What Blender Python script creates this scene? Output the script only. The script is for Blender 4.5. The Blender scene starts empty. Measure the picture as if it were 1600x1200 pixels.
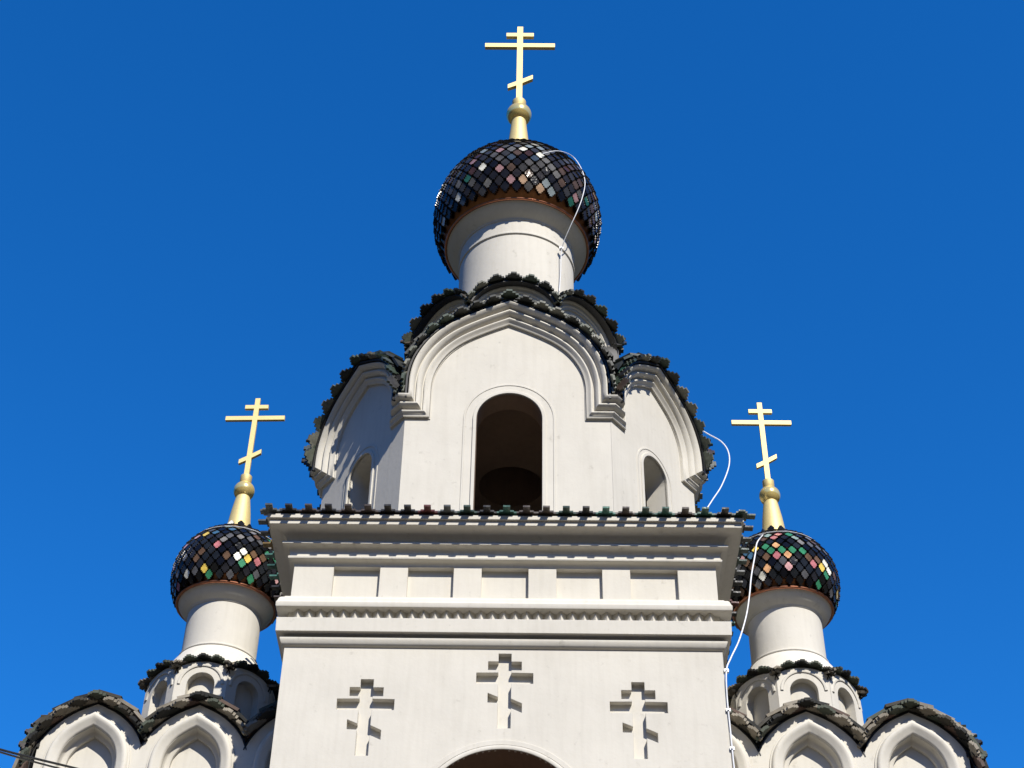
import bpy, math, random
from mathutils import Vector, Matrix
from mathutils.geometry import tessellate_polygon
random.seed(7)
SC = bpy.context.scene
COL = SC.collection

# ------------------------------------------------------------ camera
CAM = Vector((0.31220, -18.91664, 1.6))
CR = Vector((0.99991193, 0.00206536, 0.01311011))
CU = Vector((-0.00854052, -0.65597892, 0.75473089))
CF = Vector((-0.01015874, 0.75477638, 0.65590351))
cam = bpy.data.cameras.new('camera'); camo = bpy.data.objects.new('camera', cam); COL.objects.link(camo)
camo.matrix_world = Matrix(((CR.x, CU.x, -CF.x, CAM.x), (CR.y, CU.y, -CF.y, CAM.y), (CR.z, CU.z, -CF.z, CAM.z), (0, 0, 0, 1)))
cam.sensor_fit = 'HORIZONTAL'; cam.sensor_width = 36; cam.lens = 36 * 2500 / 1600.0
cam.clip_end = 5000; cam.clip_start = 0.1
SC.camera = camo

# ------------------------------------------------------------ sky and sun
SUN_AZ, SUN_EL = math.radians(23), math.radians(44)        # azimuth to the right of the tower's front normal (-Y)
sdir = Vector((math.sin(SUN_AZ) * math.cos(SUN_EL), -math.cos(SUN_AZ) * math.cos(SUN_EL), math.sin(SUN_EL)))
w = bpy.data.worlds.new('World'); SC.world = w; w.use_nodes = True
nt = w.node_tree; nt.nodes.clear()
sky = nt.nodes.new('ShaderNodeTexSky'); sky.sky_type = 'NISHITA'; sky.sun_disc = False
sky.sun_elevation = SUN_EL; sky.sun_rotation = math.pi - SUN_AZ
sky.altitude = 200; sky.air_density = 1.0; sky.dust_density = 0.0; sky.ozone_density = 4.0
hs = nt.nodes.new('ShaderNodeHueSaturation'); hs.inputs['Saturation'].default_value = 1.3
hs.inputs['Hue'].default_value = 0.497
bg = nt.nodes.new('ShaderNodeBackground'); bg.inputs['Strength'].default_value = 0.114
ow = nt.nodes.new('ShaderNodeOutputWorld')
nt.links.new(sky.outputs[0], hs.inputs['Color']); tint = nt.nodes.new('ShaderNodeMix'); tint.data_type = 'RGBA'; tint.blend_type = 'MULTIPLY'; tint.inputs[0].default_value = 1
tint.inputs[7].default_value = (.46, 1.02, 1.40, 1)
nt.links.new(hs.outputs[0], tint.inputs[6]); # dark sky belt, added to cut blue fill light, all round the horizon (below 22 degrees)
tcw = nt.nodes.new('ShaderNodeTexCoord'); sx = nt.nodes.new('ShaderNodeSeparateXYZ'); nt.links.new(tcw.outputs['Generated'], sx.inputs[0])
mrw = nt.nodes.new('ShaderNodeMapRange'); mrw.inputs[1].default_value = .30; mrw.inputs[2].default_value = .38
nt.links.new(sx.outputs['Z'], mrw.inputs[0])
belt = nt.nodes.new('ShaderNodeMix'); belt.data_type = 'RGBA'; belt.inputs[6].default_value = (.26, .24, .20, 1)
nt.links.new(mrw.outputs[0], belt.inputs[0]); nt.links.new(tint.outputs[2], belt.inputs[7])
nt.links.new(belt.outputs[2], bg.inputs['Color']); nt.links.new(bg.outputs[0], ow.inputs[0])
sl = bpy.data.lights.new('sun', 'SUN'); sl.energy = 5.0; sl.angle = math.radians(0.53); sl.color = (1.0, 0.95, 0.86)
so = bpy.data.objects.new('sun', sl); COL.objects.link(so)
so.rotation_euler = sdir.to_track_quat('Z', 'Y').to_euler()
SC.view_settings.view_transform = 'Standard'; SC.view_settings.look = 'None'
SC.view_settings.exposure = 0.38; SC.view_settings.gamma = 1.0
SC.render.engine = 'CYCLES'
SC.cycles.max_bounces = 6; SC.cycles.diffuse_bounces = 3; SC.cycles.glossy_bounces = 3

# ------------------------------------------------------------ materials
def newmat(name):
    m = bpy.data.materials.new(name); m.use_nodes = True
    n = m.node_tree; b = n.nodes['Principled BSDF']
    return m, n, b
def nd(n, t, **k):
    x = n.nodes.new(t)
    for a, v in k.items():
        if a in x.inputs: x.inputs[a].default_value = v
        else: setattr(x, a, v)
    return x
def L(n, a, b): n.links.new(a, b)

def plaster(name, c1, c2, bump=0.12, streak=0.5):
    m, n, b = newmat(name)
    tc = nd(n, 'ShaderNodeTexCoord')
    n1 = nd(n, 'ShaderNodeTexNoise'); n1.inputs['Scale'].default_value = 1.1; n1.inputs['Detail'].default_value = 7; n1.inputs['Roughness'].default_value = .62
    L(n, tc.outputs['Object'], n1.inputs['Vector'])
    cr = nd(n, 'ShaderNodeValToRGB'); cr.color_ramp.elements[0].position = .34; cr.color_ramp.elements[1].position = .66
    cr.color_ramp.elements[0].color = (*c2, 1); cr.color_ramp.elements[1].color = (*c1, 1)
    L(n, n1.outputs[0], cr.inputs[0])
    # faint vertical rain streaks and trowel marks
    mp = nd(n, 'ShaderNodeMapping'); mp.inputs['Scale'].default_value = (9, 9, .7)
    L(n, tc.outputs['Object'], mp.inputs['Vector'])
    n2 = nd(n, 'ShaderNodeTexNoise'); n2.inputs['Scale'].default_value = 1.6; n2.inputs['Detail'].default_value = 5
    L(n, mp.outputs[0], n2.inputs['Vector'])
    r2 = nd(n, 'ShaderNodeValToRGB'); r2.color_ramp.elements[0].position = .28; r2.color_ramp.elements[1].position = .55
    r2.color_ramp.elements[0].color = (1 - .17 * streak, 1 - .18 * streak, 1 - .2 * streak, 1); r2.color_ramp.elements[1].color = (1, 1, 1, 1)
    L(n, n2.outputs[0], r2.inputs[0])
    mx = nd(n, 'ShaderNodeMix'); mx.data_type = 'RGBA'; mx.blend_type = 'MULTIPLY'; mx.inputs[0].default_value = 1
    L(n, cr.outputs[0], mx.inputs[6]); L(n, r2.outputs[0], mx.inputs[7])
    # small grey scuffs
    n4 = nd(n, 'ShaderNodeTexNoise'); n4.inputs['Scale'].default_value = 5.5; n4.inputs['Detail'].default_value = 9; n4.inputs['Roughness'].default_value = .7
    L(n, tc.outputs['Object'], n4.inputs['Vector'])
    r4 = nd(n, 'ShaderNodeValToRGB'); r4.color_ramp.elements[0].position = .26; r4.color_ramp.elements[1].position = .40
    r4.color_ramp.elements[0].color = (.74, .735, .72, 1); r4.color_ramp.elements[1].color = (1, 1, 1, 1)
    L(n, n4.outputs[0], r4.inputs[0])
    mx2 = nd(n, 'ShaderNodeMix'); mx2.data_type = 'RGBA'; mx2.blend_type = 'MULTIPLY'; mx2.inputs[0].default_value = 1
    L(n, mx.outputs[2], mx2.inputs[6]); L(n, r4.outputs[0], mx2.inputs[7])
    L(n, mx2.outputs[2], b.inputs['Base Color'])
    b.inputs['Roughness'].default_value = .85
    b.inputs['Specular IOR Level'].default_value = .25
    n3 = nd(n, 'ShaderNodeTexNoise'); n3.inputs['Scale'].default_value = 14; n3.inputs['Detail'].default_value = 8; n3.inputs['Roughness'].default_value = .6
    L(n, tc.outputs['Object'], n3.inputs['Vector'])
    bp = nd(n, 'ShaderNodeBump'); bp.inputs['Strength'].default_value = bump; bp.inputs['Distance'].default_value = .02
    L(n, n3.outputs[0], bp.inputs['Height']); 
    bv = nd(n, 'ShaderNodeBevel'); bv.samples = 3; bv.inputs['Radius'].default_value = .012
    L(n, bv.outputs[0], bp.inputs['Normal'])
    L(n, bp.outputs[0], b.inputs['Normal'])
    return m
M_PL = plaster('cream_plaster', (.62, .588, .515), (.565, .535, .468), streak=.3)
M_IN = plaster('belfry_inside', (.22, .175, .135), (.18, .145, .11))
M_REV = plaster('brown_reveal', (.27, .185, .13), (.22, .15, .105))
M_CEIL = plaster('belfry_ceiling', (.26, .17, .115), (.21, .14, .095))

def tilemat(name, cols, rough=.12, coat=.0, spec=.11):
    m, n, b = newmat(name)
    g = nd(n, 'ShaderNodeNewGeometry')
    cr = nd(n, 'ShaderNodeValToRGB'); cr.color_ramp.interpolation = 'CONSTANT'
    el = cr.color_ramp.elements
    N = len(cols)
    tot = sum(c[3] for c in cols); acc = 0
    for i, c in enumerate(cols):
        if i == 0: e = el[0]; e.position = 0
        elif i == 1: e = el[1]; e.position = acc / tot
        else: e = el.new(acc / tot)
        e.color = (c[0], c[1], c[2], 1); acc += c[3]
    L(n, g.outputs['Random Per Island'], cr.inputs[0])
    tc = nd(n, 'ShaderNodeTexCoord')
    no = nd(n, 'ShaderNodeTexNoise'); no.inputs['Scale'].default_value = 9; no.inputs['Detail'].default_value = 6
    L(n, tc.outputs['Object'], no.inputs['Vector'])
    mr = nd(n, 'ShaderNodeMapRange'); mr.inputs[1].default_value = .3; mr.inputs[2].default_value = .7; mr.inputs[3].default_value = .7; mr.inputs[4].default_value = 1.2
    L(n, no.outputs[0], mr.inputs[0])
    mx = nd(n, 'ShaderNodeVectorMath'); mx.operation = 'SCALE'
    L(n, cr.outputs[0], mx.inputs[0]); L(n, mr.outputs[0], mx.inputs['Scale'])
    L(n, mx.outputs[0], b.inputs['Base Color'])
    rr = nd(n, 'ShaderNodeMapRange'); rr.inputs[3].default_value = rough * .6; rr.inputs[4].default_value = rough * 1.8
    L(n, no.outputs[0], rr.inputs[0]); L(n, rr.outputs[0], b.inputs['Roughness'])
    b.inputs['Specular IOR Level'].default_value = spec
    nb = nd(n, 'ShaderNodeTexNoise'); nb.inputs['Scale'].default_value = 12; nb.inputs['Detail'].default_value = 2
    L(n, tc.outputs['Object'], nb.inputs['Vector'])
    bp = nd(n, 'ShaderNodeBump'); bp.inputs['Strength'].default_value = .25; bp.inputs['Distance'].default_value = .02
    L(n, nb.outputs[0], bp.inputs['Height']); L(n, bp.outputs[0], b.inputs['Normal'])
    return m
D = [(.006, .006, .008, 7), (.012, .014, .016, 3), (.035, .02, .012, 1.6), (.01, .03, .02, 1.6), (.012, .02, .04, 2), (.045, .012, .014, 1)]
M_GLZ = tilemat('glazed_dome_tile', [(.008, .007, .007, 3), (.26, .15, .15, .5), (.022, .019, .017, 3), (.07, .066, .06, 2.4), (.04, .055, .075, 1.0), (.013, .012, .012, 2.5), (.60, .58, .50, .9),
        (.07, .045, .03, 2.2), (.02, .09, .06, .5), (.035, .033, .03, 2.5), (.36, .24, .15, .5), (.12, .115, .105, 1.8), (.62, .46, .12, .15), (.20, .23, .23, 1), (.045, .022, .015, 1.5)], .1)
M_GLZ2 = tilemat('glazed_turret_tile', [(.006, .006, .008, 4), (.42, .15, .16, .9), (.015, .017, .02, 3), (.09, .09, .095, 2), (.05, .12, .20, .7), (.01, .01, .01, 3.5), (.70, .68, .58, 1.2),
        (.12, .07, .04, 1.4), (.04, .20, .10, .9), (.02, .02, .024, 2), (.6, .33, .16, .7), (.18, .17, .16, 1.4), (.7, .5, .1, .35), (.25, .33, .28, .8), (.62, .35, .34, .5)], .12)
M_ROOF = tilemat('dark_roof_tile', [(.012, .012, .012, 4), (.02, .06, .045, 1.4), (.03, .03, .032, 3), (.05, .035, .025, 2), (.008, .008, .01, 3), (.05, .06, .055, 2), (.035, .05, .035, 1.5), (.06, .02, .018, .5)], .35, spec=.35)
M_EAVE = tilemat('eave_roof_tile', [(.04, .10, .075, 1.5), (.03, .028, .025, 3), (.07, .17, .13, .8), (.07, .055, .045, 2), (.035, .06, .045, 2), (.10, .035, .03, .8), (.20, .13, .04, .4), (.09, .095, .09, 2)], .25, spec=.3)
M_CHAP = tilemat('weathered_roof_tile', [(.07, .06, .05, 3), (.04, .055, .04, 2), (.13, .11, .09, 1.5), (.02, .02, .019, 3), (.14, .10, .085, 1.2), (.05, .06, .05, 2), (.20, .19, .17, 1)], .5, spec=.3)

M_CEDGE = tilemat('weathered_tile_edge', [(.05, .045, .035, 3), (.20, .175, .135, 3), (.02, .02, .018, 2), (.11, .075, .06, 2), (.28, .25, .20, 1.5), (.07, .08, .06, 2)], .6, spec=.2)
M_REDGE = tilemat('roof_tile_edge', [(.02, .022, .018, 3), (.09, .10, .075, 3), (.04, .042, .035, 2), (.16, .16, .13, 1.5), (.05, .07, .05, 1.5)], .45, spec=.3)
def simple(name, c, rough=.5, metal=0., var=.12, scale=6, bump=.1, spec=.5):
    m, n, b = newmat(name)
    tc = nd(n, 'ShaderNodeTexCoord'); no = nd(n, 'ShaderNodeTexNoise'); no.inputs['Scale'].default_value = scale; no.inputs['Detail'].default_value = 6
    L(n, tc.outputs['Object'], no.inputs['Vector'])
    cr = nd(n, 'ShaderNodeValToRGB'); cr.color_ramp.elements[0].position = .3; cr.color_ramp.elements[1].position = .7
    cr.color_ramp.elements[0].color = (*[x * (1 - var) for x in c], 1); cr.color_ramp.elements[1].color = (*[min(1, x * (1 + var)) for x in c], 1)
    L(n, no.outputs[0], cr.inputs[0]); L(n, cr.outputs[0], b.inputs['Base Color'])
    b.inputs['Roughness'].default_value = rough; b.inputs['Metallic'].default_value = metal; b.inputs['Specular IOR Level'].default_value = spec
    bp = nd(n, 'ShaderNodeBump'); bp.inputs['Strength'].default_value = bump; bp.inputs['Distance'].default_value = .01
    L(n, no.outputs[0], bp.inputs['Height']); L(n, bp.outputs[0], b.inputs['Normal'])
    return m
M_EDGE = simple('tile_clay_edge', (.15, .145, .12), .6, var=.3)
M_EDGE_D = simple('tile_dark_edge', (.07, .065, .06), .35, var=.4)
M_GEDGE = simple('glazed_tile_edge', (.03, .028, .025), .22, var=.4)
M_EDGE_C = simple('tile_pale_edge', (.27, .235, .18), .7, var=.45)
M_GOLD = simple('brushed_gold', (.70, .56, .25), .62, .4, var=.05, scale=30, bump=.12)
M_GOLDP = simple('polished_gold', (.98, .74, .27), .2, .6, var=.03, scale=5, bump=.04)
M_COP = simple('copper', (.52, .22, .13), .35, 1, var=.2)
M_REFL = simple('amber_reflection', (.30, .12, .05), .3, 1, var=.3)  # warm reflection in the lowest dome tiles, put in as a metal colour
M_BLK = simple('black_sheet', (.012, .012, .013), .5)
M_WIRE = simple('white_cable', (.72, .73, .75), .5)
M_CABLE = simple('black_cable', (.02, .02, .02), .4)
M_STEEL = simple('steel_clamp', (.4, .4, .4), .4, 1)
M_PAVE = simple('paving', (.045, .034, .025), .9, scale=.8)
M_GRASS = simple('lawn', (.04, .042, .02), .95, var=.3, scale=3)

# ------------------------------------------------------------ mesh helpers
class MB:
    def __init__(s): s.v = []; s.f = []; s.mi = []
    def add(s, vs, fs, mi=0):
        o = len(s.v); s.v += [tuple(v) for v in vs]
        for f in fs: s.f.append([i + o for i in f]); s.mi.append(mi)
    def box(s, x0, x1, y0, y1, z0, z1, mi=0):
        s.add([(x0,y0,z0),(x1,y0,z0),(x1,y1,z0),(x0,y1,z0),(x0,y0,z1),(x1,y0,z1),(x1,y1,z1),(x0,y1,z1)],
              [(0,3,2,1),(4,5,6,7),(0,1,5,4),(1,2,6,5),(2,3,7,6),(3,0,4,7)], mi)
    def lathe(s, prof, cx, cy, n=72, mi=0):
        o = []
        for r, z in prof:
            for i in range(n):
                a = 2 * math.pi * i / n; o.append((cx + r * math.cos(a), cy + r * math.sin(a), z))
        fs = []
        for k in range(len(prof) - 1):
            for i in range(n):
                j = (i + 1) % n; fs.append((k*n+i, k*n+j, (k+1)*n+j, (k+1)*n+i))
        s.add(o, fs, mi)
    def tube(s, pts, r, n=8, mi=0):
        pts = [Vector(p) for p in pts]; rings = []
        up = None
        for i, p in enumerate(pts):
            t = (pts[min(i+1, len(pts)-1)] - pts[max(i-1, 0)]).normalized()
            if up is None: up = t.orthogonal().normalized()
            up = (up - t * up.dot(t)).normalized(); b = t.cross(up)
            rings += [p + (up * math.cos(2*math.pi*k/n) + b * math.sin(2*math.pi*k/n)) * r for k in range(n)]
        fs = []
        for i in range(len(pts)-1):
            for k in range(n): fs.append((i*n+k, i*n+(k+1)%n, (i+1)*n+(k+1)%n, (i+1)*n+k))
        fs.append(tuple(range(n))[::-1]); fs.append(tuple((len(pts)-1)*n+k for k in range(n)))
        s.add(rings, fs, mi)
def build(name, mb, mats, parent=None, smooth=None, label=None):
    me = bpy.data.meshes.new(name); me.from_pydata(mb.v, [], mb.f)
    if not isinstance(mats, (list, tuple)): mats = [mats]
    for m in mats: me.materials.append(m)
    me.polygons.foreach_set('material_index', mb.mi)
    me.validate(); me.update()
    if smooth:
        me.polygons.foreach_set('use_smooth', [True] * len(me.polygons))
        me.set_sharp_from_angle(angle=math.radians(smooth))
    o = bpy.data.objects.new(name, me); COL.objects.link(o)
    if parent is not None:
        o.parent = parent; o.matrix_parent_inverse = parent.matrix_world.inverted()
    if label: o['label'] = label
    return o

class Frame:      # a vertical wall plane: a = along, z = world height, p = out of the wall
    def __init__(s, ox, oy, ax, ay): s.o = (ox, oy); s.a = (ax, ay); s.n = (ay, -ax)
    def P(s, a, z, p=0.): return (s.o[0] + s.a[0]*a + s.n[0]*p, s.o[1] + s.a[1]*a + s.n[1]*p, z)

def catmull(pts, k=6):
    out = []
    P = [Vector(p) for p in pts]
    P = [P[0]*2 - P[1]] + P + [P[-1]*2 - P[-2]]
    for i in range(1, len(P)-2):
        for j in range(k):
            t = j / k; a, b, c, d = P[i-1], P[i], P[i+1], P[i+2]
            out.append(0.5*((2*b) + (c-a)*t + (2*a-5*b+4*c-d)*t*t + (3*b-a-3*c+d)*t**3))
    out.append(P[-2]); return [tuple(v) for v in out]
def offset(path, d):
    n = len(path); out = []
    for i, p in enumerate(path):
        p = Vector(p)
        ns = []
        if i > 0: e = (p - Vector(path[i-1])).normalized(); ns.append(Vector((-e.y, e.x)))
        if i < n-1: e = (Vector(path[i+1]) - p).normalized(); ns.append(Vector((-e.y, e.x)))
        m = sum(ns, Vector((0, 0))).normalized(); c = max(.3, m.dot(ns[0]))
        out.append(tuple(p + m * d / c))
    return out
def sweep(mb, fr, path, prof, ends=(0., 0.), mi=0):
    # path runs left to right over the arch; positive offset = outwards (left of travel)
    rows = []
    for o, p in prof:
        q = offset(path, o) if abs(o) > 1e-6 else list(path)
        q = [tuple(x) for x in q]
        q[0] = (q[0][0] - p*ends[0], q[0][1]); q[-1] = (q[-1][0] + p*ends[1], q[-1][1])
        rows.append([fr.P(a, z, p) for a, z in q])
    n = len(path); vs = [v for r in rows for v in r]; fs = []
    for k in range(len(rows)-1):
        for i in range(n-1): fs.append((k*n+i, k*n+i+1, (k+1)*n+i+1, (k+1)*n+i))
    mb.add(vs, fs, mi)
def panel(mb, fr, outer, holes, thick, mi=0, back=True):
    # outer, holes[(loop, depth or None, back material or None)] ; flat wall with openings / niches
    loops = [outer] + [h[0] for h in holes]
    tri = tessellate_polygon([[Vector((a, z, 0)) for a, z in l] for l in loops])
    flat = [p for l in loops for p in l]
    mb.add([fr.P(a, z, 0) for a, z in flat], tri, mi)
    def ring(l, d, m):
        n = len(l); mb.add([fr.P(a, z, 0) for a, z in l] + [fr.P(a, z, -d) for a, z in l], [(i, (i+1)%n, n+(i+1)%n, n+i) for i in range(n)], m)
    ring(outer, thick, mi)
    thr = [outer]
    for h in holes:
        l, d = h[0], h[1]; m = h[2] if len(h) > 2 else mi
        if d is None: ring(l, thick, m); thr.append(l)
        else:
            ring(l, d, mi)
            t2 = tessellate_polygon([[Vector((a, z, 0)) for a, z in l]])
            mb.add([fr.P(a, z, -d) for a, z in l], t2, m)
    if back:
        t3 = tessellate_polygon([[Vector((a, z, 0)) for a, z in l] for l in thr])
        mb.add([fr.P(a, z, -thick) for l in thr for a, z in l], t3, mi if back is True else back)
def mirror(half):   # half path from apex (x=0) to the right foot -> full path left foot..apex..right foot
    return [(-x, z) for x, z in reversed(half)] + half[1:]
def arch_loop(c, hw, z0, zs, n=20, rise=None):
    rise = hw if rise is None else rise
    l = [(c - hw, z0), (c + hw, z0)]
    for i in range(n+1):
        t = math.pi * i / n; l.append((c + hw*math.cos(t), zs + rise*math.sin(t)))
    return l
def arch_path(c, hw, z0, zs, n=20):
    l = [(c - hw, z0)]
    for i in range(n+1):
        t = math.pi - math.pi * i / n; l.append((c + hw*math.cos(t), zs + hw*math.sin(t)))
    l.append((c + hw, z0)); return l

# stepped diamond tile
SHAPE = {'dia': [(.16, .5), (.16, .34), (.33, .34), (.33, .17), (.5, .17)], 'dome': [(.18, .5), (.18, .33), (.345, .33), (.345, .16), (.5, .16)], 'eave': [(.175, .5), (.175, .2), (.36, .2), (.36, .12), (.5, .12)]}
def tile_outline(W, H, shape='dia'):
    s = SHAPE[shape]
    q = [(a*W, b*H) for a, b in s]
    return q + [(a, -b) for a, b in reversed(q)] + [(-a, -b) for a, b in q] + [(-a, b) for a, b in reversed(q)]
def add_tile(mb, c, ad, bd, nd_, W, H, t, tilt=.12, jit=.02, m_face=0, m_edge=1, shape='dia'):
    # ad across, bd pointing down the roof, nd_ outward normal
    c, ad, bd, nn = Vector(c), Vector(ad).normalized(), Vector(bd).normalized(), Vector(nd_).normalized()
    tl = tilt + random.uniform(-jit, jit); rl = random.uniform(-jit, jit)
    b2 = (bd*math.cos(tl) + nn*math.sin(tl)).normalized(); n2 = (nn*math.cos(tl) - bd*math.sin(tl)).normalized()
    a2 = (ad*math.cos(rl) + n2*math.sin(rl)).normalized(); n2 = (n2*math.cos(rl) - ad*math.sin(rl)).normalized()
    a3 = (a2 + b2*random.uniform(-jit, jit)).normalized()
    o = tile_outline(W, H, shape); n = len(o)
    ctr = c + n2 * t
    vs = [ctr + a3*x + b2*y + n2*(t/2) for x, y in o] + [ctr + a3*x + b2*y - n2*(t/2) for x, y in o]
    base = len(mb.v); mb.v += [tuple(v) for v in vs]
    mb.f.append([base+i for i in range(n)]); mb.mi.append(m_face)
    mb.f.append([base+n+i for i in reversed(range(n))]); mb.mi.append(m_edge)
    for i in range(n):
        j = (i+1) % n; mb.f.append([base+i, base+n+i, base+n+j, base+j]); mb.mi.append(m_edge)

def resample(path, step):
    P = [Vector(p) for p in path]; d = [0]
    for i in range(1, len(P)): d.append(d[-1] + (P[i]-P[i-1]).length)
    n = max(1, round(d[-1]/step)); out = []
    for k in range(n+1):
        s = d[-1]*k/n; i = 1
        while i < len(P)-1 and d[i] < s: i += 1
        t = (s - d[i-1])/max(1e-9, d[i]-d[i-1]); p = P[i-1].lerp(P[i], t); out.append((p, (P[i]-P[i-1]).normalized()))
    return out
def vault(fr, half, off, p0, p1, W, H, t, rows_back=4, th=.03, inset=.05, clip=None, slab=.30, skip=0, halfL=None):
    """barrel roof over an arch: sheet from p0 (in front) to p1 (behind) + tiles. half: apex->foot path.
    clip=(half length, tan left, tan right): nothing passes the mitre plane towards the neighbouring face."""
    halfL = halfL or half
    full = [(-x, z) for x, z in reversed(halfL)] + half[1:]; sh = MB(); ia = len(halfL)-1
    def back(x, q=None):
        q = p1 if q is None else q
        if not clip: return q
        tt = clip[1] if x < 0 else clip[2]
        if tt < 0: return max(q, -.45)
        return max(q, -max(0., clip[0]-abs(x))/tt - .03)
    a = offset(full, off); b = offset(full, off - th); n = len(a)
    vs = [fr.P(x, z, p0-inset) for x, z in a] + [fr.P(x, z, back(x)) for x, z in a] + [fr.P(x, z, p0-inset) for x, z in b] + [fr.P(x, z, back(x)) for x, z in b]
    fs = []
    for i in range(n-1):
        fs += [(i, i+1, n+i+1, n+i), (2*n+i, 3*n+i, 3*n+i+1, 2*n+i+1), (i, 2*n+i, 2*n+i+1, i+1)]
    fs += [(0, n, 3*n, 2*n), (n-1, 3*n-1, 4*n-1, 2*n-1)]
    sh.add(vs, fs)
    tl = MB()
    def lim(x, p, m):
        if not clip: return True
        tt = clip[1] if x < 0 else clip[2]
        if tt < 0: return p > -.45
        return abs(x) + m < clip[0] + p*tt
    for side in (1, -1):
        path = offset([(x, z) for x, z in (half if side == 1 else halfL)], off); path[0] = (a[ia][0]*side, a[ia][1])
        sm = resample(path, H*.5)
        for k, (q, e) in enumerate(sm):
            if k == 0 and side == -1: continue
            if k > len(sm)-1-skip: continue
            nn2 = Vector((-e.y, e.x))
            for r in range(rows_back):
                p = p0 - .12*W - (r + .5*(k % 2)) * W
                if p < p1 or not lim(q.x*side, p, .02): continue
                c = fr.P(q.x*side, q.y, p)
                ad = Vector((fr.n[0], fr.n[1], 0)); bd = Vector((fr.a[0]*e.x*side, fr.a[1]*e.x*side, e.y))
                nv = Vector((fr.a[0]*nn2.x*side, fr.a[1]*nn2.x*side, nn2.y))
                if k == 0: bd = Vector((fr.a[0], fr.a[1], 0)); nv = Vector((0, 0, 1))
                add_tile(tl, c, ad, bd, nv, W, H, t, tilt=.12 if k else 0, jit=.055)
        if slab:
            pp = offset(path, t*2.5)
            if side == 1 or True:
                pp[0] = (0, pp[0][1])
            sm = resample(pp, slab)
            for k in range(len(sm)-1):
                (q0, e0), (q1, e1) = sm[k], sm[k+1]
                e = (q1-q0).normalized(); nn2 = Vector((-e.y, e.x)); up_ = .012
                g_ = .0 + random.uniform(0, .012)
                pa, pb = p0 - W*.22 - random.uniform(0, .04), p0 - W*1.4
                mid = (q0+q1)/2
                if not lim(mid.x*side, pb, .0): 
                    pb = p0 - W*.9
                    if not lim(mid.x*side, pb, .0): continue
                # laid like a shingle: the lower end rides over the next slab
                A = [q0 - e*.02 + nn2*0.0, q1 + e*.02 + nn2*(up_+.02), q1 + e*.02 + nn2*(up_+.02+t), q0 - e*.02 + nn2*t]
                vs = [fr.P(v.x*side, v.y, pa) for v in A] + [fr.P(v.x*side, v.y, pb) for v in A]
                tl.add(vs, [(0,1,2,3), (7,6,5,4), (0,4,5,1), (1,5,6,2), (3,2,6,7), (0,3,7,4)], 1)
    return sh, tl

# unprojecting helper for things that hang off the building (returns a world point on a picture ray at depth y)
def ray(px, py): return (CF + CR*((px-800)/2500.) - CU*((py-600)/2500.))
def at(px, py, Y):
    d = ray(px, py); return CAM + d*((Y - CAM.y)/d.y)

# ------------------------------------------------------------ ground
g = MB(); g.add([(-600,-600,0),(600,-600,0),(600,600,0),(-600,600,0)], [(0,1,2,3)])
gr = build('ground', g, M_GRASS); gr['kind'] = 'structure'
g = MB(); g.add([(-40,-45,.004),(40,-45,.004),(40,14,.004),(-40,14,.004)], [(0,1,2,3)])
gp = build('pavement', g, M_PAVE); gp['kind'] = 'structure'

# ------------------------------------------------------------ the church
church = bpy.data.objects.new('church', None); COL.objects.link(church)
church['label'] = 'cream plastered church with bell tower, three dark tiled domes and gilded crosses against blue sky'
church['category'] = 'church'
TX, TY = 0.0, 3.0

# --- tower wall
F0 = Frame(0, 0, 1, 0)
def cross_loop(c, dz):
    x = c; v = .088
    pts = [(-v, 12.735), (v, 12.735), (v, 12.612), (.228, 12.612), (.228, 12.477), (v, 12.477), (v, 12.438), (.385, 12.434), (.385, 12.270), (v, 12.270),
           (v, 12.052-.010), (.235, 11.972), (.235, 11.830), (v, 11.898), (v, 11.597), (-v, 11.597), (-v, 11.975+.0), (-.225, 12.035-.055), (-.225, 12.125), (-v, 12.095-.030),
           (-v, 12.270), (-.385, 12.270), (-.385, 12.434), (-v, 12.438), (-v, 12.477), (-.228, 12.477), (-.228, 12.612), (-v, 12.612)]
    return [(x + a, z + dz) for a, z in pts][::-1]
tw = MB()
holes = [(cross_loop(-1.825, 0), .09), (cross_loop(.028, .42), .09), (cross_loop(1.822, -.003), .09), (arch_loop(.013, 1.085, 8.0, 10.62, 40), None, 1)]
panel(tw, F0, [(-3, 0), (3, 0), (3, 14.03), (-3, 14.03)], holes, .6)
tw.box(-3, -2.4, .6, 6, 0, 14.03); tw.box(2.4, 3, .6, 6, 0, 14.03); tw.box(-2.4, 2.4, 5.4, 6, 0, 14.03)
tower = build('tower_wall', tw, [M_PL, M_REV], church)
b = MB(); b.box(-2.4, 2.4, .6, 5.4, 13.0, 13.2, 0)
build('tower_ceiling', b, M_CEIL, church)
b = MB(); b.box(-2.4, 2.4, .6, 5.4, 7.8, 8.0, 0)
build('tower_floor', b, M_CEIL, church)
b = MB()
sweep(b, F0, arch_path(.013, 1.085, 8.0, 10.62, 48), [(.0, -.04), (0, .02), (.006, .024), (.052, .024), (.058, .02), (.058, .002), (.066, .002), (.066, .012), (.135, .012), (.138, 0)])
build('arch_trim', b, M_PL, tower, 40)
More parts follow.
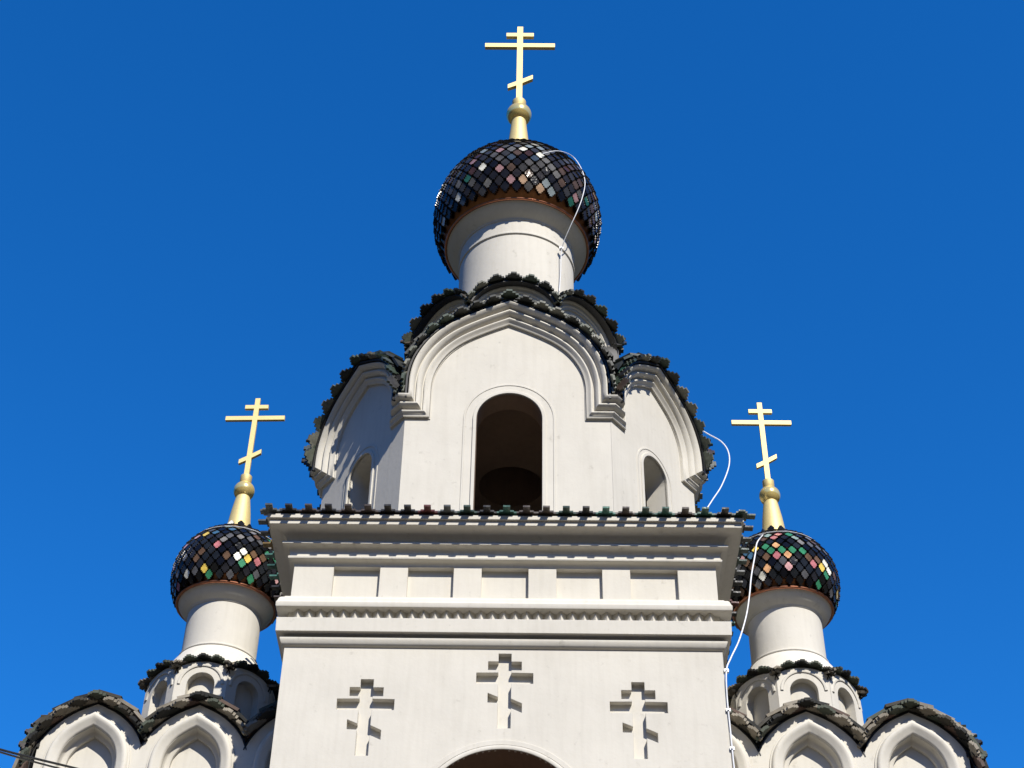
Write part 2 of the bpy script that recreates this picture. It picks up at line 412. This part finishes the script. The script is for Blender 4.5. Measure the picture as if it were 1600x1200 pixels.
# frieze
b = MB(); b.box(-2.905, 2.905, .09, 5.91, 14.03, 14.60); build('frieze', b, M_PL, tower)
xs = [(-3, -2.432), (-1.772, -1.375), (-.724, -.327), (.338, .735), (1.385, 1.782), (2.456, 3)]
for i, (x0, x1) in enumerate(xs):
    b = MB()
    if i in (0, 5):
        b.box(x0, x1, 0, .56, 14.03, 14.60)
        b2 = MB(); b2.box(x0, x1, 5.44, 6, 14.03, 14.60); build('pilaster', b2, M_PL, tower)
    else:
        b.box(x0, x1, 0, .12, 14.03, 14.60)
        for s in (-1, 1):
            b3 = MB(); b3.box(*( (2.88, 3) if s > 0 else (-3, -2.88)), 3+x0, 3+x1, 14.03, 14.60); build('pilaster', b3, M_PL, tower)
    build('pilaster', b, M_PL, tower)
def ring_profile(prof, close=True):
    b = MB(); vs = []
    for p, z in prof:
        vs += [(-3-p, -p, z), (3+p, -p, z), (3+p, 6+p, z), (-3-p, 6+p, z)]
    fs = []
    for k in range(len(prof)-1):
        for i in range(4):
            j = (i+1) % 4; fs.append((k*4+i, k*4+j, (k+1)*4+j, (k+1)*4+i))
    b.add(vs, fs); return b
def arcp(p0, z0, p1, z1, n=7, concave=True):
    o = []
    for i in range(n+1):
        t = i/n*math.pi/2
        if concave: o.append((p0 + (p1-p0)*(1-math.cos(t)), z0 + (z1-z0)*math.sin(t)))
        else: o.append((p0 + (p1-p0)*math.sin(t), z0 + (z1-z0)*(1-math.cos(t))))
    return o
low = [(-.01, 13.222), (0.004, 13.228), (.022, 13.234), (.05, 13.268), (.066, 13.31), (.072, 13.338), (.068, 13.350), (.018, 13.353), (.018, 13.405), (.13, 13.408), (.136, 13.622), (-.02, 13.628)]
build('string_course', ring_profile(low), M_PL, tower, 35)
up = [(-.02, 13.786), (.160, 13.786), (.167, 13.80), (.167, 13.862), (.158, 13.872)] + arcp(.15, 13.876, .075, 13.985)[1:] + [(.070, 14.012), (.0, 14.026), (-.1, 14.03)]
build('string_course', ring_profile(up), M_PL, tower, 35)
cor = [(-.1, 14.56), (-.004, 14.562)] + arcp(.0, 14.565, .07, 14.635) + [(.088, 14.645), (.094, 14.668), (.088, 14.684), (.072, 14.688), (.072, 14.765)] + arcp(.078, 14.77, .165, 14.835) + \
      [(.182, 14.838), (.182, 14.874), (.12, 14.892), (.12, 14.915)] + arcp(.13, 14.92, .315, 15.035) + [(.335, 15.04), (.368, 15.044), (.368, 15.118), (.405, 15.124), (.405, 15.190), (-.5, 15.24), (-1.4, 15.36)]
build('cornice', ring_profile(cor), M_PL, tower, 35)
# dog-tooth band
def teeth(fr, L0, n):
    b = MB(); W = 2*L0/n
    for i in range(n):
        a0 = -L0 + i*W; a1 = a0 + W; am = (a0+a1)/2
        vs = [fr.P(a0, 13.624, 0), fr.P(am, 13.624, .10), fr.P(a1, 13.624, 0), fr.P(a0, 13.788, 0), fr.P(am, 13.788, .10), fr.P(a1, 13.788, 0)]
        b.add(vs, [(0,1,4,3), (1,2,5,4), (0,2,1), (3,4,5)])
    return b
for fr in (F0, Frame(3, 3, 0, 1), Frame(-3, 3, 0, -1)):
    build('dogtooth_band', teeth(fr, 2.94, 37), M_PL, tower)
# eave tiles
b = MB(); WP = .283
for fr in (Frame(0, -.405, 1, 0), Frame(3.405, 3, 0, 1), Frame(-3.405, 3, 0, -1), Frame(0, 6.405, -1, 0)):
    for r in range(5):
        n = 12
        for i in range(-n, n+1):
            a = (i + .5*(r % 2))*WP + .02
            if abs(a) > 3.40 - r*.08: continue
            c = fr.P(a, 15.212 + r*.024, -.03 - r*.18)
            add_tile(b, c, (fr.a[0], fr.a[1], 0), Vector((fr.n[0], fr.n[1], -.08)), (fr.n[0]*.08, fr.n[1]*.08, 1), +.284, .40, .028, tilt=.05, jit=.014, shape='eave')
build('roof_tiles', b, [M_EAVE, M_EAVE], tower)

# --- belfry octagon
H1, C1, D1 = 1.584, 1.432, 1.825
Y0 = .034
KA = [(0, 19.30), (.28, 19.165), (.56, 19.01), (.76, 18.87), (.93, 18.70), (1.06, 18.50), (1.155, 18.27), (1.20, 18.02), (1.205, 17.75)]
def keel(sx, z_base, sz): return [(x*sx, z_base + (z-17.34)*sz) for x, z in KA]
corners = [(-H1, Y0), (H1, Y0), (H1+C1, Y0+D1), (H1+C1, 6-Y0-D1), (H1, 6-Y0), (-H1, 6-Y0), (-H1-C1, 6-Y0-D1), (-H1-C1, Y0+D1)]
MOULD = [(-.012, 0), (-.012, .012), (.0, .012), (0, .002), (.004, .002), (.008, .035), (.045, .045), (.06, .062), (.085, .075), (.105, .07), (.112, .045), (.135, .045), (.145, .075), (.165, .105), (.195, .122), (.218, .118), (.226, .09), (.248, .092), (.256, .125), (.285, .165), (.318, .178), (.335, .17), (.338, .0)]
dirs = []
for i in range(8):
    a, c = corners[i], corners[(i+1) % 8]
    dx, dy = c[0]-a[0], c[1]-a[1]; ln = math.hypot(dx, dy)
    card_front = i in (0, 4)
    fr = Frame((a[0]+c[0])/2, (a[1]+c[1])/2, dx/ln, dy/ln); hl = ln/2
    if card_front: sx, zb, sz, so_, wh, ws = 1.0, 17.34, 1.0, 1.0, .507, 17.352
    else: sx, zb, sz, so_, wh, ws = .665 if i % 2 else .655, 17.36, .72, .92, .33, 16.98
    half = catmull(keel(sx, zb, sz), 5); foot = half[-1][0]
    if card_front: half[0] = (0, half[0][1])
    wall_half = offset(mirror(half), .3*so_)
    outer = [(-hl, 15.1), (hl, 15.1), (hl, zb + .25*so_)] + [(min(hl-.001, max(-hl+.001, x)), z) for x, z in reversed(wall_half)] + [(-hl, zb + .25*so_)]
    wb = MB()
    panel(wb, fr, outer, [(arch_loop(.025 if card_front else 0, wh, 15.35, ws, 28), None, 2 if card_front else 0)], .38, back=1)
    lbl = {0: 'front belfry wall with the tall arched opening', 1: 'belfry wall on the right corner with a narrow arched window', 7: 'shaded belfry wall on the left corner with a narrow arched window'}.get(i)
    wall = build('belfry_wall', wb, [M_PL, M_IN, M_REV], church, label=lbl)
    # kokoshnik moulding: bracket, up, keel arch, down, bracket
    full = mirror(half)
    path = [(-hl, zb), (-foot, zb)] + [p for p in full] + [(foot, zb), (hl, zb)]
    mb = MB()
    t26, t19 = math.tan(math.radians(25.95)), math.tan(math.radians(19.05))
    ends = {0: (t26, t26), 4: (t26, t26), 1: (t26, t19), 3: (t19, t26), 5: (t26, t19), 7: (t19, t26), 2: (t19, t19), 6: (t19, t19)}[i]
    sweep(mb, fr, path, [(o*so_, p*1.3) for o, p in MOULD], ends)
    build('gable_moulding', mb, M_PL, wall, 38)
    # window surround
    cx = .025 if card_front else 0
    mb = MB(); sweep(mb, fr, arch_path(cx, wh, 15.35, ws, 28), [(.0, -.03), (0, .022), (.004, .026), (.05, .026), (.054, .022), (.054, .002), (.17 if card_front else .12, .002), (.17 if card_front else .12, .009), (.20 if card_front else .15, .009), (.202 if card_front else .152, 0)])
    build('window_surround', mb, M_PL, wall, 40)
    # vault roof
    hh = half + [(foot, zb + .27*so_)]
    sh, tl = vault(fr, hh, .385*so_, .27 if card_front else .30, -2.0 if card_front else -1.6, .26, .29, .038, 6, clip=(hl, ends[0], ends[1]), skip=1)
    build('gable_roof', sh, M_BLK, wall, 30)
    build('gable_tiles', tl, [M_ROOF, M_REDGE], wall)
def octprism(mb, sc, z0, z1, cap=(True, True), mi=0):
    vs = [((x)*sc, 3+(y-3)*sc, z) for z in (z0, z1) for x, y in corners]
    fs = [(i, (i+1)%8, 8+(i+1)%8, 8+i) for i in range(8)]
    if cap[0]: fs.append(tuple(reversed(range(8))))
    if cap[1]: fs.append(tuple(range(8, 16)))
    mb.add(vs, fs, mi)
b = MB(); octprism(b, .95, 15.12, 15.30); build('belfry_floor', b, M_IN, church)
# ceiling slab with a round hatch
b = MB(); hc = (.03, 3.15); n = 48; ho = [(hc[0]+.56*math.cos(2*math.pi*i/n), hc[1]+.56*math.sin(2*math.pi*i/n)) for i in range(n)]
oc = [(x*.96, 3+(y-3)*.96) for x, y in corners]
tri = tessellate_polygon([[Vector((*p, 0)) for p in oc], [Vector((*p, 0)) for p in ho]])
for z in (18.42, 18.56): b.add([(*p, z) for p in oc+ho], tri)
b.add([(*p, 18.42) for p in ho] + [(*p, 19.9) for p in ho], [(i, (i+1)%n, n+(i+1)%n, n+i) for i in range(n)])
b.add([(*p, 19.9) for p in ho], [tuple(range(n))], 1)
build('belfry_ceiling', b, [M_CEIL, M_BLK], church)
b = MB(); octprism(b, .60, 18.58, 20.2, (False, True)); build('roof_core', b, M_BLK, church)

# --- second tier of small gables
A2 = 1.66; hf = A2*math.tan(math.pi/8)
UP2 = [(0, 21.30)] + [(.60*math.sin(math.radians(t)), 20.70 + .60*math.cos(math.radians(t))) for t in range(9, 91, 9)] + [(.60, 20.55)]
for i in range(8):
    an = -math.pi/2 + i*math.pi/4
    n_ = (math.cos(an), math.sin(an)); a_ = (-n_[1], n_[0])
    fr = Frame(TX+.04 + n_[0]*A2, 3.05 + n_[1]*A2, a_[0], a_[1])
    full = mirror(UP2); wo = offset(full, .14)
    outer = [(-hf, 19.0), (hf, 19.0), (hf, 20.5)] + [(min(hf-.002, max(-hf+.002, x)), z) for x, z in reversed(wo)] + [(-hf, 20.5)]
    wb = MB(); panel(wb, fr, outer, [], .25, back=False)
    wl = build('upper_gable', wb, M_PL, church)
    mb = MB(); sweep(mb, fr, full, [(0, 0), (0, .03), (.04, .035), (.06, .06), (.08, .06), (.085, .04), (.11, .05), (.135, .085), (.16, .09), (.162, 0)])
    build('gable_moulding', mb, M_PL, wl, 38)
    sh, tl = vault(fr, UP2, .19, .27, -1.1, .27, .30, .036, 4, clip=(hf+.02, .414, .414), slab=0)
    build('gable_roof', sh, M_BLK, wl, 30); build('gable_tiles', tl, [M_ROOF, M_REDGE], wl)

# --- drum, dome, finial (built for the main dome and both turrets)
def dome_tiles(cx, cy, prof, W, H, mats, parent, t=.028):
    # prof: list (r, z) from rim upwards
    P = [Vector(p) for p in prof]
    sm = resample([tuple(p) for p in P], H*.5)
    mb = MB()
    for k, (q, e) in enumerate(sm):
        if q.x < .12: break
        n = max(6, round(2*math.pi*q.x/W))
        nref = n
        wl = 2*math.pi*q.x/n
        nrm = Vector((e.y, -e.x))   # outward in (r,z)
        for j in range(n):
            a = -math.pi/2 + (-1 if cx > 1 else 1)*2*math.pi*(j + .5*(k % 2) + (n//3 if cx > 1 else n//2))/n
            rad = Vector((math.cos(a), math.sin(a), 0)); tan = Vector((-math.sin(a), math.cos(a), 0))
            c = Vector((cx, cy, 0)) + rad*q.x + Vector((0, 0, q.y))
            bd = -(rad*e.x + Vector((0, 0, e.y))); nv = rad*nrm.x + Vector((0, 0, nrm.y))
            add_tile(mb, c, tan, bd, nv, wl*.74, H*.80, t, tilt=.14, jit=.06, shape='dome')
    return build('dome_tiles', mb, mats, parent)
def cross(cx, cy, z0, k, parent, name='cross', rot=0.):
    b = MB(); v = .064*k; th = .042*k
    out = []
    zt = z0 + 2.66*k
    mz = z0 + 1.99*k; tz = z0 + 2.37*k; bz = z0 + .64*k
    pts = [(v, z0), (v, bz+.02*k), (.29*k, bz+.17*k), (.29*k, bz+.30*k), (v, bz+.16*k), (v, mz-.065*k), (.775*k, mz-.065*k), (.775*k, mz+.065*k), (v, mz+.065*k), (v, tz-.06*k), (.305*k, tz-.06*k), (.305*k, tz+.06*k), (v, tz+.06*k), (v, zt),
           (-v, zt), (-v, tz+.06*k), (-.305*k, tz+.06*k), (-.305*k, tz-.06*k), (-v, tz-.06*k), (-v, mz+.065*k), (-.775*k, mz+.065*k), (-.775*k, mz-.065*k), (-v, mz-.065*k), (-v, bz+.08*k), (-.25*k, bz-.03*k), (-.25*k, bz-.16*k), (-v, bz-.06*k), (-v, z0)]
    fr = Frame(cx, cy, math.cos(rot), math.sin(rot)); n = len(pts)
    tri = tessellate_polygon([[Vector((a, z, 0)) for a, z in pts]])
    b.add([fr.P(a, z, th) for a, z in pts], tri); b.add([fr.P(a, z, -th) for a, z in pts], tri)
    b.add([fr.P(a, z, th) for a, z in pts] + [fr.P(a, z, -th) for a, z in pts], [(i, (i+1)%n, n+(i+1)%n, n+i) for i in range(n)])
    return build(name, b, M_GOLD, parent)
def head(cx, cy, drum, collar, rim, dz, R, cone, ballz, ballr, crz, k, W, H, mat, names, squash=1.0, wirez=(), rot=0.):
    """drum: list (r,z); collar (r,z) profile; rim (r,z); dome sphere centre z dz radius R"""
    b = MB(); b.lathe(drum, cx, cy, 96); dr = build('drum', b, M_PL, church, 30, label=names[0])
    b = MB(); b.lathe(collar, cx, cy, 96); build('collar', b, M_PL, dr, 40)
    b = MB()
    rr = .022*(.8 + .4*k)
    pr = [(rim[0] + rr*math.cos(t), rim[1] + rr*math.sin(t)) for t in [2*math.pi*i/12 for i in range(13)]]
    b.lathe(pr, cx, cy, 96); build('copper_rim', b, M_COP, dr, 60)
    prof = []
    t0 = math.asin((rim[1]-dz)/R)
    prof.append((rim[0]*.99, rim[1]+.005))
    for i in range(1, 25):
        t = t0 + (math.radians(66)-t0)*i/24; prof.append((R*math.cos(t), dz + R*squash*math.sin(t)))
    r1, z1 = prof[-1]; rc, zc = cone[0]
    for i in range(1, 9):
        s = i/8; prof.append((r1 + (rc*1.02-r1)*(1-(1-s)**1.7), z1 + (zc+.02-z1)*(s**1.15)))
    b = MB(); b.lathe(prof[:4], cx, cy, 72); b.lathe(prof[3:], cx, cy, 72, 1); dm = build('dome', b, [M_REFL, M_BLK], church, 40, label=names[1])  # lowest rings carry the painted amber reflection
    dome_tiles(cx, cy, prof[2:], W, H, [mat, M_GEDGE], dm, t=.04*(.6+.4*k))
    for wz in wirez:
        rw = R*math.cos(math.asin((wz-dz)/R)) + .07
        b = MB(); b.lathe([(rw + .006*math.cos(t), wz + .006*math.sin(t)) for t in [2*math.pi*i/6 for i in range(7)]], cx, cy, 72)
        build('ring_wire', b, M_WIRE, dm, 60)
    b = MB(); b.lathe(cone + [(0.001, cone[-1][1])], cx, cy, 40); sp = build('spire', b, M_GOLD, church, 40, label=names[2])
    b = MB(); b.lathe([(max(.001, ballr*math.cos(t)), ballz + ballr*math.sin(t)) for t in [-math.pi/2 + math.pi*i/28 for i in range(29)]], cx, cy, 48)
    build('ball', b, M_GOLDP, sp, 60)
    b = MB(); nr = ballr*.55
    b.lathe([(nr*.9, ballz+ballr*.78), (nr, ballz+ballr*.85), (nr, crz+.02), (nr*.85, crz+.02), (nr*.8, crz-.02), (.001, crz-.02)], cx, cy, 32)
    build('neck', b, [M_GOLD], sp, 40)
    cross(cx, cy, crz-.03, k, sp, rot=rot)
    return dr, dm

def groove(r, z, d=.012, h=.012): return [(r, z-h), (r-d, z-h*.5), (r-d, z+h*.5), (r, z+h)]
main_drum = [(1.34, 21.2), (1.16, 21.45), (1.13, 21.6), (1.108, 21.75), (1.10, 22.5), (1.10, 23.41), (1.112, 23.415), (1.125, 23.43), (1.125, 23.47), (1.112, 23.485), (1.104, 23.49), (1.104, 23.80)]
main_collar = [(1.104, 23.80), (1.118, 23.802), (1.122, 23.83), (1.135, 23.845), (1.17, 23.87), (1.23, 23.92), (1.30, 23.985), (1.345, 24.035), (1.365, 24.07), (.9, 24.09)]
dr, dm = head(.065, 3.0, main_drum, main_collar, (1.39, 24.085), 24.87, 1.60, [(.275, 26.75), (.235, 27.1), (.205, 27.4), (.165, 27.85), (.145, 28.08)], 28.215, .268, 28.62, 1.0,
     .218, .275, M_GLZ, ('white round drum under the central dome', 'large central dome in mostly black glazed tiles', 'gilded spire, ball and cross on the central dome'), wirez=(26.02,))
for s in (-1, 1):
    cx, cy = (-4.462, 2.622) if s < 0 else (4.385, 2.622)
    dz = [(.60, 14.0), (.60, 14.50), (.612, 14.512), (.614, 14.53), (.60, 14.545), (.582, 14.55), (.576, 14.62), (.576, 15.31)]
    co = [(.576, 15.31), (.588, 15.312), (.592, 15.33), (.61, 15.345), (.655, 15.38), (.70, 15.43), (.735, 15.48), (.755, 15.52), (.5, 15.54)]
    side = 'left' if s < 0 else 'right'
    d_, m_ = head(cx, cy, dz, co, (.775, 15.53), 16.03, .885, [(.21, 16.99), (.185, 17.2), (.165, 17.4), (.125, 17.68), (.11, 17.75)], 17.87, .178, 18.155, .67,
         .157, .195, M_GLZ2, (f'white round drum of the {side} turret', f'small {side} dome with more coloured tiles', f'gilded spire, ball and cross on the {side} dome'), wirez=(16.62,), rot=-.03 if s < 0 else .0)
    # turret base: octagon of arched niches
    A3 = .93; h3 = A3*math.tan(math.pi/8)
    b = MB(); b.lathe([(.93, 13.86), (.90, 13.98), (.82, 14.13), (.70, 14.36), (.615, 14.49), (.60, 14.50)], cx, cy, 64); b.lathe([(.80, 12.4), (.80, 13.9)], cx, cy, 32)
    tb = build('turret_base', b, M_PL, church, 40, label=f'octagonal arched base of the {side} turret')
    for i in range(8):
        an = -math.pi/2 + i*math.pi/4; n_ = (math.cos(an), math.sin(an)); a_ = (-n_[1], n_[0])
        fr = Frame(cx + n_[0]*A3, cy + n_[1]*A3, a_[0], a_[1])
        half = [(0, 14.00)] + [(.385*math.sin(math.radians(t)), 13.82 + .18*math.cos(math.radians(t))) for t in range(10, 86, 15)] + [(.39, 13.80)]
        full = mirror(half)
        outer = [(-h3, 12.4), (h3, 12.4)] + [(min(h3, max(-h3, x)), z) for x, z in reversed(full)]
        b = MB(); panel(b, fr, outer, [(arch_loop(0, .205, 12.7, 13.615, 16), .17)], .18, back=False)
        # raised archivolt
        sweep(b, fr, arch_path(0, .30, 13.3, 13.62, 18)[1:-1], [(.0, -.002), (.0, .012), (.012, .016), (.04, .016), (.05, -.002)])
        p = build('arched_niche', b, M_PL, tb)
        sh, tl = vault(fr, half, .022, .055, -.35, .20, .2, .034, 3, th=.012, inset=.06, clip=(h3+.01, .414, .414), slab=0)
        for q in range(len(sh.v)): tl.v.append(sh.v[q])
        off = len(tl.v) - len(sh.v)
        for f in sh.f: tl.f.append([x+off for x in f]); tl.mi.append(1)
        build('roof_tiles', tl, [M_CHAP, M_CEDGE], tb)

# --- side chapels with three keel gables each side
G = [(0, 13.05), (.14, 12.985), (.30, 12.90), (.46, 12.775), (.60, 12.62), (.70, 12.45), (.76, 12.24), (.775, 12.0)]
NI = [(0, 12.70), (.12, 12.625), (.24, 12.53), (.33, 12.41), (.385, 12.27), (.405, 12.10), (.405, 11.9)]
PITCH = 1.455
def chapel(cx, side):
    half = catmull(G, 4); nih = catmull(NI, 5)
    HW = PITCH*1.5
    def gz(x):   # gable height at distance x from its axis
        x = abs(x)
        for i in range(len(half)-1):
            if half[i][0] <= x <= half[i+1][0]:
                t = (x-half[i][0])/(half[i+1][0]-half[i][0]+1e-9); return half[i][1]*(1-t)+half[i+1][1]*t
        return half[-1][1]
    def wallface(fr, ncuts, lab=None, mate=None):
        top = []
        for k in (1, 0, -1):
            xs_ = [i/14*PITCH/2 for i in range(14, -15, -1)]
            for x in xs_:
                top.append((k*PITCH + x, gz(x)))
        # drop duplicates
        t2 = [top[0]]
        for p in top[1:]:
            if abs(p[0]-t2[-1][0]) > 1e-5: t2.append(p)
        cl = HW - (.0 if ncuts == 3 else .004)
        outer = [(-cl, 0), (cl, 0)] + [(min(cl, max(-cl, x)), z) for x, z in t2]
        niche = []
        for k in (-1, 0, 1):
            full = mirror(nih); full = [(x + k*PITCH, z) for x, z in full]
            niche.append((full + [(k*PITCH+nih[-1][0], 9.6), (k*PITCH-nih[-1][0], 9.6)], .20))
        b = MB(); panel(b, fr, outer, niche, .3, back=False)
        wl = build('chapel_wall', b, M_PL, church, label=lab)
        for k in (-1, 0, 1):
            full = [(x + k*PITCH, z) for x, z in mirror(nih)]
            path = [(full[0][0], 9.6)] + full + [(full[-1][0], 9.6)]
            b = MB(); sweep(b, fr, path, [(-.075, -.20), (-.075, -.145), (-.06, -.13), (-.03, -.12), (-.014, -.11), (-.008, -.095), (0, -.06), (.004, .0), (.012, .022), (.03, .034), (.06, .048), (.09, .070), (.12, .082), (.145, .080), (.165, .062), (.172, .035), (.176, .022), (.20, .022), (.204, -.004)])
            build('niche_moulding', b, M_PL, wl, 38)
        return wl
    fr = Frame(cx, 1.3, 1, 0)
    w0 = wallface(fr, 3, f'front wall of the {side} chapel with three keel gables')
    s = 1 if cx > 0 else -1
    D2 = PITCH*1.5
    fr2 = Frame(cx + s*HW, 1.3 + HW, 0, s)
    w1 = wallface(fr2, 4)
    bfr = Frame(cx - s*HW + s*.0, 1.3+2*HW, 1, 0)
    b = MB(); b.box(cx-HW+.32, cx+HW-.32, 1.62, 1.3+2*HW, 12.2, 12.42); b.box(cx-HW+.01, cx+HW-.01, 1.3+2*HW-.2, 1.3+2*HW, 0, 12.42)
    b.box(cx-1.05, cx+1.05, 1.62, 3.75, 12.42, 12.60)
    build('chapel_roof', b, M_BLK, church)
    for frx, wl in ((fr, w0), (fr2, w1)):
        for k in (-1, 0, 1):
            f3 = Frame(frx.o[0] + frx.a[0]*k*PITCH, frx.o[1] + frx.a[1]*k*PITCH, frx.a[0], frx.a[1])
            outer_side = (k == -1 and s < 0) or (k == 1 and s > 0)
            hh = [p for p in half if p[0] <= PITCH/2 + .012]
            tL, tR = (1.0 if k == -1 else .001, 1.0 if k == 1 else .001)
            hR = hL = hh; hl_ = PITCH/2 - .03; rows = 3
            if outer_side and frx is fr:          # the outermost gable runs on down the corner
                if k == 1: hR = half; tR = -.001
                else: hL = half; tL = -.001
                hl_ = PITCH/2 + .2
            clip_ = (hl_, tL, tR)
            if outer_side and frx is fr:
                # keep the inner side clipped at the valley
                hc_ = [p for p in hh if p[0] <= PITCH/2 - .06]
                if k == 1: hL = hc_
                else: hR = hc_
            sh, tl = vault(f3, hR, .02, .16, -.75, .21, .26, .046, rows, th=.014, inset=.15, clip=clip_, halfL=hL)
            build('gable_roof', sh, M_BLK, wl, 30); build('gable_tiles', tl, [M_CHAP, M_CEDGE], wl)
            if k*(1 if frx is fr else 1) == (s if frx is fr else -s):
                # outer shoulder continues down past the corner
                lo = [p for p in half if p[0] > PITCH/2 - .03]
    return w0
chapel(-4.33, 'left'); chapel(4.30, 'right')

# ------------------------------------------------------------ cables (things of their own)
def cable(name, pts, r, m, label, group=None, cat='cable', n=6):
    P = catmull([tuple(p) for p in pts], 8)
    b = MB(); b.tube(P, r, 8); o = build(name, b, m, None, 60)
    o['label'] = label; o['category'] = cat
    if group: o['group'] = group
    return o
def clamp(p, parent, r=.03):
    b = MB(); b.box(p.x-r, p.x+r, p.y-r*.6, p.y+r*1.2, p.z-r*.7, p.z+r*.7); b.box(p.x-r*.4, p.x+r*.4, p.y-r*1.1, p.y-r*.6, p.z-r*.35, p.z+r*.35)
    build('clamp', b, M_STEEL, parent)
def on_sphere(px, py, c, R):
    d = ray(px, py).normalized(); oc = CAM - c; bb = d.dot(oc); cc = oc.dot(oc) - R*R; disc = bb*bb - cc
    t = -bb - math.sqrt(disc) if disc > 0 else -bb
    return CAM + d*t
c0 = Vector((.065, 3, 24.87))
pts = [on_sphere(x, y, c0, 1.72) for x, y in ((848, 240), (872, 236))] + [at(x, y, Y) for x, y, Y in ((894, 244, 2.45), (908, 263, 2.15), (914, 285, 1.95), (910, 308, 1.85), (902, 330, 1.85), (892, 352, 1.92), (881, 378, 2.07), (877, 395, 2.16), (876, 425, 2.19), (874, 455, 2.19))]
cab1 = cable('lightning_cable', pts, .009, M_WIRE, 'thin white cable running down the right of the central dome and its drum', 'white lightning cables')
pts = [at(x, y, Y) for x, y, Y in ((1096, 672, 1.6), (1108, 679, 1.4), (1127, 690, 1.1), (1138, 706, .95), (1139, 728, .8), (1128, 758, .5), (1114, 780, .15), (1101, 800, -.15))]
cab2 = cable('lightning_cable', pts, .010, M_WIRE, 'thin white cable looping from the right belfry gable down to the tower eave', 'white lightning cables')
pts = [on_sphere(x, y, Vector((4.385, 2.622, 16.03)), .99) for x, y in ((1192, 836), (1183, 848))] + [at(x, y, Y) for x, y, Y in ((1180, 866, 1.5), (1174, 900, 1.3), (1171, 930, 1.1), (1166, 962, .8), (1155, 1000, .4), (1142, 1028, .1), (1135, 1048, -.02), (1136, 1090, -.02), (1141, 1140, -.02), (1147, 1200, -.02), (1154, 1260, -.02))]
cab3 = cable('lightning_cable', pts, .011, M_WIRE, 'white cable hanging from the right dome to the tower corner', 'white lightning cables')
clamp(at(877, 388, 2.15), cab1, .035); clamp(at(1135, 1048, -.01), cab3); clamp(at(1138, 1110, -.01), cab3); clamp(at(1144, 1170, -.01), cab3)
for k, (dy, r) in enumerate(((0, .016), (7, .013))):
    a = at(0, 1171+dy*.6, -1.2); c = at(112, 1199+dy, .2); d = (c - a)
    e = c + d*((1.3-c.y)/d.y)
    pts = [a - d*14 + Vector((0, 0, 3.5)), a - d*7 + Vector((0, 0, .9)), a - d*2 + Vector((0, 0, .06)), a, c, e]
    cable('overhead_cable', pts, r, M_CABLE, ('thicker black overhead cable at the lower left corner, upper of the two', 'thinner black overhead cable at the lower left corner, lower of the two')[k], 'overhead cables')
